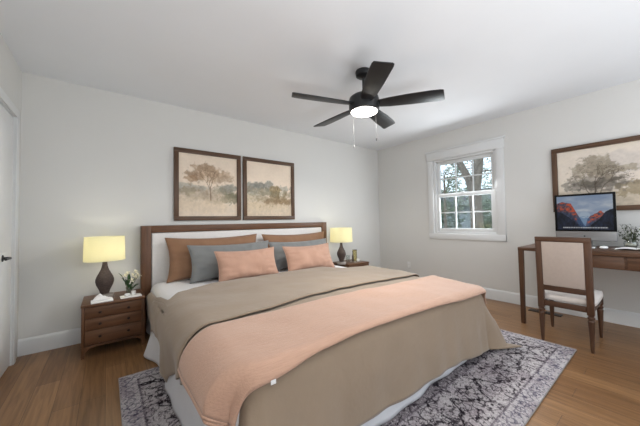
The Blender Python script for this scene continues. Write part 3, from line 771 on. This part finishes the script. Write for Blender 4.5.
# left nightstand items
t = tag(rebase(MB().box(-.075,-.05,0,.075,.05,.014,.003, mat=rotz(-4.152,-.385,ZT,.06)).build('book', PAPER), (-4.152,-.385,ZT)), 'white book lying flat under the folded white cloth, left nightstand', 'book')
def napkin(cx, cy, z0):
    P = []
    for i in range(25):
        row = []
        for j in range(17):
            u, v = i/24-.5, j/16-.5
            hgt = .008+.036*math.exp(-((u+.12)**2*10+(v*1.3)**2*6))*(1+.6*noise.noise(Vector((u*5,v*4,2))))+.007*abs(noise.noise(Vector((u*9,v*3+u*5,4))))
            hgt *= max(.12, 1-max(abs(u),abs(v))**4*14)
            row.append(Vector((cx+u*.125+v*.02, cy+v*.075-u*.01, z0+max(.002,hgt))))
        P.append(row)
    b = MB(); b.grid(P, 25, 17, .0015); return b
tag(rebase(napkin(-4.155,-.375,ZT+.0165).build('folded_cloth', SHEET, None, 180), (-4.155,-.375,ZT+.015)), 'rumpled folded white cloth resting on the white book', 'cloth')
tag(rebase(MB().box(-.08,-.05,0,.08,.05,.010,.003, mat=rotz(-3.945,-.36,ZT,.04)).build('tray', CERAM), (-3.945,-.36,ZT)), 'flat white tray under the small cup on the left nightstand', 'tray')
cup = thing('cup', (-3.925,-.345,ZT+.010), 'taller white cup standing on the white tray, left nightstand', 'cup')
MB().lathe([(0,0),(.012,0),(.017,.01),(.018,.036),(.016,.036),(.015,.012),(0,.008)], -3.925, -.345, 24, Matrix.Translation((0,0,ZT+.0102))).build('bowl', CERAM, cup, 60)
c2 = MB().lathe([(0,0),(.014,0),(.021,.008),(.023,.020),(.021,.020),(.016,.008),(0,.005)], -3.972, -.365, 24, Matrix.Translation((0,0,ZT+.0102))).build('small_dish', CERAM, None, 60)
tag(rebase(c2, (-3.972,-.365,ZT+.01)), 'low white dish at the left end of the white tray', 'dish')
# lilies in a glass vase
def lilies(x, y, z):
    t = thing('flower_vase', (x,y,z), 'clear glass vase of cream lilies with green leaves on the left nightstand', 'flowers')
    MB().lathe([(0,.001),(.02,.001),(.022,.006),(.020,.03),(.026,.07),(.0245,.07),(.018,.03),(.019,.008),(0,.006)], x, y, 24, Matrix.Translation((0,0,z))).build('vase', GLASS, t, 60)
    st = MB(); fl = MB(); lf = MB(); rd = random.Random(12)
    heads = [(-.008,.01,.185),(.03,-.015,.165),(.055,.01,.135),(.022,-.03,.12),(-.025,.0,.165),(.05,-.02,.195),(.07,-.01,.16)]
    for hx, hy, hz in heads:
        b = Vector((x+rd.uniform(-.006,.006), y+rd.uniform(-.006,.006), z+.012)); h = Vector((x+hx,y+hy,z+hz))
        st.tube([b, b.lerp(h,.5)+Vector((0,0,.012)), h], [.002,.0018,.0014], 6)
        up = Vector((hx*5,hy*5-.3,.7)).normalized(); q = up.orthogonal().normalized(); q2 = up.cross(q)
        for k in range(6):
            a = k*PI/3+rd.uniform(-.2,.2); dr = (q*math.cos(a)+q2*math.sin(a)); fl.leaf(h, h+dr*.033+up*.020, .0095, .006)
        fl.sphere(h+up*.004, .005, sub=1)
    for (dx,dy,dz,wd) in ((-.085,.0,.215,.022),(-.066,-.02,.17,.019),(-.05,.01,.14,.016),(.09,.0,.085,.020),(.08,-.03,.10,.018),(.015,-.045,.105,.017),(.065,.03,.15,.016),(-.03,-.03,.15,.015),(.05,-.04,.075,.018),(.0,.0,.2,.014)):
        h = Vector((x+dx*.35,y+dy*.35,z+dz*.5)); e = Vector((x+dx,y+dy,z+dz))
        st.tube([(x,y,z+.015), h], .0017, 6); lf.leaf(h, e, wd, .008)
    st.build('stems', STEM, t, 60); fl.build('blossoms', PETAL, t, 0); lf.build('leaves', GREEN, t, 0)
lilies(-3.955, -.245, ZT)
# right nightstand items
tag(rebase(MB().box(-.075,-.075,0,.075,.075,.008,.003, mat=rotz(-.985,-.30,ZT,0)).build('tray', CHROME), (-.985,-.30,ZT)), 'thin grey tray under the carafe on the right nightstand', 'tray')
zt2 = ZT+.0085
t = thing('carafe', (-.965,-.28,zt2), 'tall clear glass jar with dark rim on the right nightstand', 'jar')
MB().lathe([(0,.001),(.036,.001),(.038,.008),(.036,.175),(.034,.175),(.035,.010),(0,.006)], -.965, -.28, 28, Matrix.Translation((0,0,zt2))).build('glass_body', glass_mat('yellowish_glass', (.93,.90,.74), .08), t, 60)
MB().lathe([(0,.175),(.039,.175),(.039,.183),(0,.183)], -.965, -.28, 28, Matrix.Translation((0,0,zt2))).build('lid', KNOB, t, 40)
t = thing('bottle', (-1.028,-.30,zt2), 'slim dark bottle left of the tall glass jar', 'bottle')
MB().lathe([(0,.001),(.013,.001),(.014,.006),(.014,.08),(.009,.105),(.006,.12),(.006,.15),(0,.15)], -1.028, -.30, 20, Matrix.Translation((0,0,zt2))).build('bottle_body', LAMPB, t, 50)
MB().lathe([(0,.15),(.0075,.15),(.0075,.163),(0,.163)], -1.028, -.30, 16, Matrix.Translation((0,0,zt2))).build('cap', KNOB, t, 40)
tag(rebase(MB().lathe([(0,.001),(.024,.001),(.029,.11),(.027,.11),(.023,.008),(0,.006)], -1.09, -.25, 24, Matrix.Translation((0,0,ZT))).build('drinking_glass', GLASS, None, 60), (-1.09,-.25,ZT)), 'empty clear drinking glass between the right lamp and dark bottle', 'glass')
tag(rebase(MB().sphere((-.953,-.342,zt2+.024), .024).build('candle', CERAM, None, 180), (-.953,-.342,zt2)), 'small round white candle in front of the tall glass jar', 'candle')

# ------------------------------------------------------------------ desk
dk = thing('desk', (-.37,-3.17,0), 'walnut writing desk with drawers against the right wall', 'desk')
dx0, dx1, dy0, dy1, dz = -.705, -.035, -3.93, -2.43, .79
MB().box(dx0, dy0, dz-.035, dx1, dy1, dz, .003).build('desktop', DY, dk)
for x in (dx0+.002, dx1-.047):
    for y in (dy0+.002, dy1-.042-.002):
        b = bmesh.new(); s = .004
        A = [b.verts.new((x+a,y+c,dz-.035)) for a, c in ((0,0),(.045,0),(.045,.042),(0,.042))]; B = [b.verts.new((x+a,y+c,0)) for a, c in ((s,s),(.045-s,s),(.045-s,.042-s),(s,.042-s))]
        b.faces.new(A); b.faces.new(B[::-1])
        for i in range(4): b.faces.new((A[i],B[i],B[(i+1)%4],A[(i+1)%4]))
        bmesh.ops.recalc_face_normals(b, faces=b.faces); MB().merge(b).build('leg', DZ if False else wood('desk_leg_wood', (84,58,41), 'z') if 'desk_leg_wood' not in bpy.data.materials else bpy.data.materials['desk_leg_wood'], dk, 30)
m = MB(); m.box(dx0+.02, -3.76, .64, dx0+.035, -2.62, dz-.035, .001); m.box(dx0+.035, -3.76, .64, dx1-.02, -3.745, dz-.035); m.box(dx0+.035, -2.635, .64, dx1-.02, -2.62, dz-.035); m.box(dx0+.035, -3.745, .64, dx1-.02, -2.635, .648)
m.box(dx1-.02, dy0+.05, .68, dx1-.005, dy1-.05, dz-.035)
m.build('apron', DY, dk)
for a, b_ in ((-3.75,-3.20), (-3.18,-2.63)):
    dr = MB().box(dx0+.010, a, .645, dx0+.022, b_, dz-.04, .002).build('drawer', DY, dk)
    MB().lathe([(0,0),(.004,0),(.004,.006),(.008,.010),(.006,.015),(0,.015)], seg=16, mat=Matrix.Translation((dx0+.010,(a+b_)/2,.70)) @ Matrix.Rotation(-PI/2, 4, 'Y')).build('knob', KNOB, dr, 60)

# computer
cx, cy0, cy1 = -.22, -3.112, -2.650
mc = thing('desktop_computer', (cx,-2.88,dz), 'aluminium all-in-one computer showing a mountain photo, on the desk', 'computer')
MB().box(cx+.0, cy0, .848, cx+.022, cy1, 1.338, .006, seg=3).build('housing', ALU, mc)
MB().box(cx-.002, cy0, .945, cx+.004, cy1, 1.338, .002).build('bezel', base_mat('black_glass_border', (8,8,9), .5, 0, .15)[0], mc)
def scr(U, V):
    n1 = vnoise(U,V,7,301); n2 = vnoise(U,V,26,302); A = U
    c = np.zeros(U.shape+(3,))+np.array((150,166,190.)); c = mix(c, (196,204,214), np.clip(vnoise(U,V*2.2,4,303)*2.4-.9,0,1)); c = mix(c, (118,140,172), np.clip((V-.8)*4,0,1)*.6)
    c = mix(c, (190,206,220), blob(U,V,.52,.36,.12,.2,n1,.4)*.6)
    def ridge(pts, col1, col2, c, seed, lit=None):
        xs = np.array([p[0] for p in pts]); ys = np.array([p[1] for p in pts])
        hgt = np.interp(U, xs, ys)+(vnoise(U,V*0,18,seed)-.5)*.05; a = np.clip((hgt-V)/.012,0,1)
        nn = vnoise(U*1.0,V*.35,30,seed+1)
        col = mix(np.zeros(U.shape+(3,))+np.array(col1,float), col2, np.clip(nn*2-.5,0,1))
        return c*(1-a[...,None])+col*a[...,None], a, hgt
    c, a, hg = ridge([(0,.78),(.1,.84),(.27,.80),(.33,.62),(.4,.44),(.47,.22),(.52,.10),(1,.0)], (36,42,62), (84,92,118), c, 310)
    red = np.clip((V-(hg-.30-.1*U))/.10,0,1)*a*np.clip((.40-U)/.05,0,1)
    c = mix(c, (206,88,58), red*np.clip(n2*2.6-.75,.1,.95))
    c, a, hg = ridge([(0,-.1),(.52,.05),(.56,.30),(.62,.40),(.70,.48),(.80,.54),(.86,.46),(1,.42)], (40,46,70), (86,92,116), c, 320)
    red = np.clip((V-(hg-.22))/.08,0,1)*a*np.clip((.88-U)/.03,0,1)
    c = mix(c, (210,98,70), red*np.clip(n2*2.6-.75,.1,.95))
    c, a, hg = ridge([(0,.56),(.12,.50),(.25,.34),(.4,.16),(.5,.09),(.62,.14),(.76,.30),(.88,.52),(1,.60)], (10,14,26), (36,46,70), c, 330)
    c = mix(c, (70,110,158), blob(U,V,.5,.22,.14,.16,n2,.7)*.5)
    # the small white caption line at the bottom
    g = ((np.sin(U*420)+np.sin(U*271+1)) > -.5)
    return mix(c, (226,228,232), ((np.abs(V-.062) < .018) & (U > .1) & (U < .9) & g)*.85)
img_grid('screen', attr_mat('lit_display', rough=.5, emit=.55), 1, 1, scr, lambda a, b: (cx-.0028, cy1-.020-a*(cy1-cy0-.040), .963+b*(1.317-.963)), mc, 200, 150)
MB().prism([(cx+.02,1.06),(cx+.028,1.06),(cx+.09,dz+.006),(cx+.075,dz+.006)], 'y', -2.93, -2.83, .001).build('stand_neck', ALU, mc)
MB().box(cx-.03, -2.96, dz+.0005, cx+.11, -2.80, dz+.006, .002).build('stand_foot', ALU, mc)
MB().lathe([(0,0),(.007,0),(.007,.001),(0,.001)], seg=16, mat=Matrix.Translation((cx-.0, -2.88, .897)) @ Matrix.Rotation(-PI/2, 4, 'Y')).build('emblem', BLACK, mc)
kb = thing('keyboard', (-.42,-2.80,dz), 'slim white keyboard on the desk in front of the computer', 'keyboard')
MB().box(-.475, -2.985, dz+.0005, -.37, -2.60, dz+.008, .003).build('keyboard_body', ALU, kb)
m = MB()
for r in range(5):
    for c in range(16): m.box(-.468+r*.019, -2.978+c*.0233, dz+.008, -.468+r*.019+.016, -2.978+c*.0233+.020, dz+.0105, .001)
ks = m.build('keys', PAPER, kb)
tag(rebase(MB().sphere((0,0,.012), .055, .030, .015, mat=rotz(-.40,-3.035,dz,0)).build('computer_mouse', PAPER, None, 180), (-.40,-3.035,dz)), 'white computer mouse right of the keyboard on the desk', 'mouse')
for v in bpy.data.objects['computer_mouse'].data.vertices: v.co.z = max(v.co.z, .0005)
tag(rebase(MB().sphere((0,0,.012), .05, .03, .022, mat=rotz(-.36,-2.545,dz,.4)).build('paperweight', KNOB, None, 180), (-.36,-2.545,dz)), 'small dark rounded paperweight at the left end of the desk', 'paperweight')
for v in bpy.data.objects['paperweight'].data.vertices: v.co.z = max(v.co.z, .0005)
bk = thing('open_book', (-.36,-3.25,dz), 'open white book lying on the desk beside the plant', 'book')
for s in (-1, 1):
    P = [[Vector((-.36-.085+.17*i/6, -3.235+s*(.002+.128*j/12), dz+.003+.012*math.sin(PI*min(1,(j/12)*1.0+.12))**.7)) for j in range(13)] for i in range(7)]
    if s > 0: P = P[::-1]
    m = MB(); m.grid(P, 7, 13, .002); m.build('page', PAPER, bk, 60)
def potted(x, y, z):
    t = thing('potted_plant', (x,y,z), 'small olive-leaved plant in a clear glass bowl on the desk', 'plant')
    MB().lathe([(0,.001),(.030,.001),(.046,.018),(.050,.04),(.044,.062),(.042,.062),(.048,.04),(.044,.02),(0,.006)], x, y, 28, Matrix.Translation((0,0,z))).build('bowl', GLASS, t, 60)
    MB().sphere((x,y,z+.026), .036, .036, .018).build('pebbles', varied('pale_pebbles', (196,192,180), .8, .2, 60), t, 60)
    st = MB(); lf = MB(); rd = random.Random(44)
    for k in range(20):
        a = rd.uniform(0,2*PI); R = rd.uniform(.03,.085); hh = rd.uniform(.08,.225)
        e = Vector((x+math.cos(a)*R*.7, y+math.sin(a)*R, z+hh)); b = Vector((x+math.cos(a)*.01,y+math.sin(a)*.01,z+.03)); md = b.lerp(e,.5)+Vector((0,0,.02))
        st.tube([b,md,e], [.0018,.0014,.0008], 5)
        for q in range(11):
            s = .22+.78*q/10; p = b.lerp(md,s*2) if s < .5 else md.lerp(e,(s-.5)*2)
            d = Vector((rd.gauss(0,1),rd.gauss(0,1),rd.gauss(.3,.7))).normalized(); lf.leaf(p, p+d*rd.uniform(.016,.030), .0055, .003)
    P_ = [(x,y,z+.05),(x,y+.01,z+.16),(x,y+.028,z+.225),(x,y+.055,z+.235),(x,y+.068,z+.222)]
    st.tube([Vector((x,y,z+.03)),Vector((x,y-.01,z+.15)),Vector((x,y+.01,z+.21)),Vector((x,y+.05,z+.225))], [.002,.002,.0015,.001], 5)
    for q in range(14):
        s = q/13; p = Vector((x, y-.01+.06*s*s, z+.12+.105*math.sin(s*PI/2))); lf.leaf(p, p+Vector((rd.uniform(-.02,.02), rd.uniform(-.01,.025), rd.uniform(-.012,.012))), .005, .002)
    st.build('stems', STEM, t, 60); lf.build('leaves', OLIVE, t, 0)
potted(-.14, -3.19, dz+.0005)

# ------------------------------------------------------------------ chair
ch = thing('desk_chair', (-.82,-2.85,0), 'wooden side chair with cream seat and linen back, facing the desk', 'chair')
ya, yb = -3.035, -2.672; xr, xf = -1.06, -.57
def stile(y):   # rear upright, slightly raked above the seat
    m = MB(); m.prism([(xr,.30),(xr+.042,.30),(xr+.042,.48),(xr+.012,.925),(xr-.024,.925),(xr,.48)], 'y', y, y+.045, .003); return m
LEGP = [(0,0),(.009,0),(.011,.01),(.0125,.03),(.021,.235),(.0235,.250),(.017,.258),(.017,.263),(.0235,.270),(.0235,.282),(.018,.288),(.019,.300),(0,.300)]
for y in (ya, yb-.045):
    lg = stile(y).build('rear_post', CHW_Z, ch)
    MB().lathe(LEGP, xr+.021, y+.0225, 16).build('leg', CHW_Z, ch, 40)
for y in (ya, yb+.025-.045):
    m = MB(); m.lathe(LEGP, xf-.02, y+.0225, 16); m.box(xf-.042, y, .30, xf, y+.045, .372, .003); m.build('leg', CHW_Z, ch, 40)
for q_ in ((xr+.008, ya+.045, .318, xr+.03, yb-.045, .365), (xf-.03, ya+.045, .318, xf-.008, yb-.02, .365), (xr+.042, ya+.008, .318, xf-.042, ya+.03, .365), ):
    MB().box(*q_, .002).build('seat_rail', CHW_Y, ch)
MB().prism([(xr+.042,yb-.03),(xf-.042,yb-.005),(xf-.042,yb+.017),(xr+.042,yb-.008)], 'z', .318, .365, .002).build('seat_rail', CHW_Y, ch)
# seat cushion
b = bmesh.new(); bmesh.ops.create_cube(b, size=1); bmesh.ops.subdivide_edges(b, edges=b.edges[:], cuts=9, use_grid_fill=True)
for v in b.verts:
    u, q, r = v.co.x*2, v.co.y*2, v.co.z
    k = (1-abs(u)**6)*(1-abs(q)**6)
    z = .366+.055*(r+.5)+ (.030*(1-u*u)*(1-q*q)+.008*k if r > 0 else 0)*min(1,(r+.5))
    bulge = 1+.03*math.cos(r*PI)
    tp = .025*(u+1)/2*(q+1)/2
    v.co = Vector((0,tp,0))+Vector(((xr+.045+xf+.012)/2+u*(xf+.012-xr-.045)/2*bulge*(1-.03*abs(q)**6), (ya+yb)/2+q*(yb-ya+.004)/2*bulge*(1-.05*abs(u)**6), z))
MB().merge(b).build('seat', SEATM, ch, 180)
# back frame
sh = Matrix.Identity(4); k = -.054/.445*1.0
def raked(m_): return m_
shear = Matrix(((1,0,-.0618,.48*.0618),(0,1,0,0),(0,0,1,0),(0,0,0,1)))
MB().box(xr+.002, ya, .885, xr+.038, yb, .927, .004, mat=shear).build('back_rail', CHW_Y, ch); MB().box(xr+.002, ya+.045, .455, xr+.038, yb-.045, .500, .004, mat=shear).build('back_rail', CHW_Y, ch)
m = MB(); m.box(xr-.000, ya+.045, .500, xr+.040, yb-.045, .885, .008, mat=shear, seg=3); p_ = m.build('backrest', BACKM, ch); p_['label'] = 'greyish linen back panel'

# floor vent
fv = thing('floor_vent', (-.14,-2.50,0), 'flat dark floor register beside the wall under the desk', 'vent')
MB().box(-.195, -2.66, .0005, -.085, -2.36, .004, .001).build('frame', KNOB, fv)
m = MB()
for k in range(14): m.box(-.18, -2.645+k*.0205, .004, -.10, -2.645+k*.0205+.009, .006)
m.build('grille', KNOB, fv)
# outlet
ol = thing('wall_outlet', (0,-.63,.31), 'white wall outlet low on the right wall beyond the bed', 'outlet')
MB().box(-.006, -.665, .255, -.0005, -.595, .37, .003).build('cover_plate', TRIM, ol)
for z in (.287, .338): MB().box(-.0085, -.645, z-.018, -.006, -.615, z+.018, .002).build('socket', DOORM, ol)

# ------------------------------------------------------------------ ceiling fan
FX, FY = -2.31, -1.775
fan = thing('ceiling_fan', (FX,FY,H), 'black five-blade ceiling fan with lit round light, hanging above the bed', 'ceiling fan')
MB().lathe([(0,H-.0005),(.068,H-.0005),(.070,H-.01),(.066,H-.045),(.045,H-.06),(.015,H-.064),(0,H-.064)], FX, FY, 40).build('canopy', BLACK, fan, 40)
MB().lathe([(0,H-.06),(.012,H-.06),(.012,2.24),(.03,2.235),(.034,2.215),(0,2.215)], FX, FY, 24).build('downrod', BLACK, fan, 40)
MB().lathe([(0,2.222),(.06,2.222),(.105,2.212),(.128,2.195),(.134,2.175),(.134,2.155),(.134,2.088),(.130,2.076),(.118,2.070),(0,2.070)], FX, FY, 56).build('motor_housing', BLACK, fan, 40)
LENS = emis('fan_light_glass', (255,250,240), 14)
MB().lathe([(0,2.050),(.06,2.052),(.095,2.057),(.112,2.064),(.116,2.070),(0,2.070)], FX, FY, 48).build('light_lens', LENS, fan, 180)
l = bpy.data.lights.new('fan_light', 'SPOT'); l.energy = 66; l.spot_size = math.radians(172); l.spot_blend = .4; l.shadow_soft_size = .10; l.color = (1,.97,.92)
o = bpy.data.objects.new('fan_light', l); COL.objects.link(o); o.parent = fan; o.location = (0,0,2.035-H)
for k in range(5):
    a = math.radians(18+72*k); pitch = math.radians(-12); z0 = 2.130
    Mx = Matrix.Translation((FX,FY,z0)) @ Matrix.Rotation(a, 4, 'Z') @ Matrix.Rotation(pitch, 4, 'X')
    outl = [(.125,-.050),(.22,-.064),(.40,-.076),(.55,-.078),(.625,-.074),(.650,-.066),(.676,.058),(.668,.070),(.640,.074),(.40,.070),(.22,.060),(.125,.044)]
    bl = MB().prism(outl, 'z', -.004, .004, .0015, mat=Mx).build('blade', BLADE, fan, 40)
    MB().prism([(.09,-.025),(.16,-.03),(.19,-.02),(.20,0),(.19,.02),(.16,.03),(.09,.025)], 'z', .004, .009, .001, mat=Mx).build('blade_bracket', BLACK, bl, 40)
def chain(x, y, z1, z0, mat):
    c = MB(); n = int((z1-z0)/.012)
    c.tube([(x,y,z1),(x,y,z0)], .0008, 6)
    for i in range(n): c.sphere((x,y,z1-i*.012), .0018, sub=1)
    o = c.build('pull_chain', WIRE, fan, 180)
    MB().lathe([(0,z0-.034),(.0045,z0-.032),(.0055,z0-.01),(.003,z0),(0,z0)], x, y, 12).build('pull_fob', mat, o, 60)
chain(FX-.012, FY+.122, 2.080, 1.802, WIRE)
chain(FX+.123, FY-.031, 2.080, 1.854, BLACK)
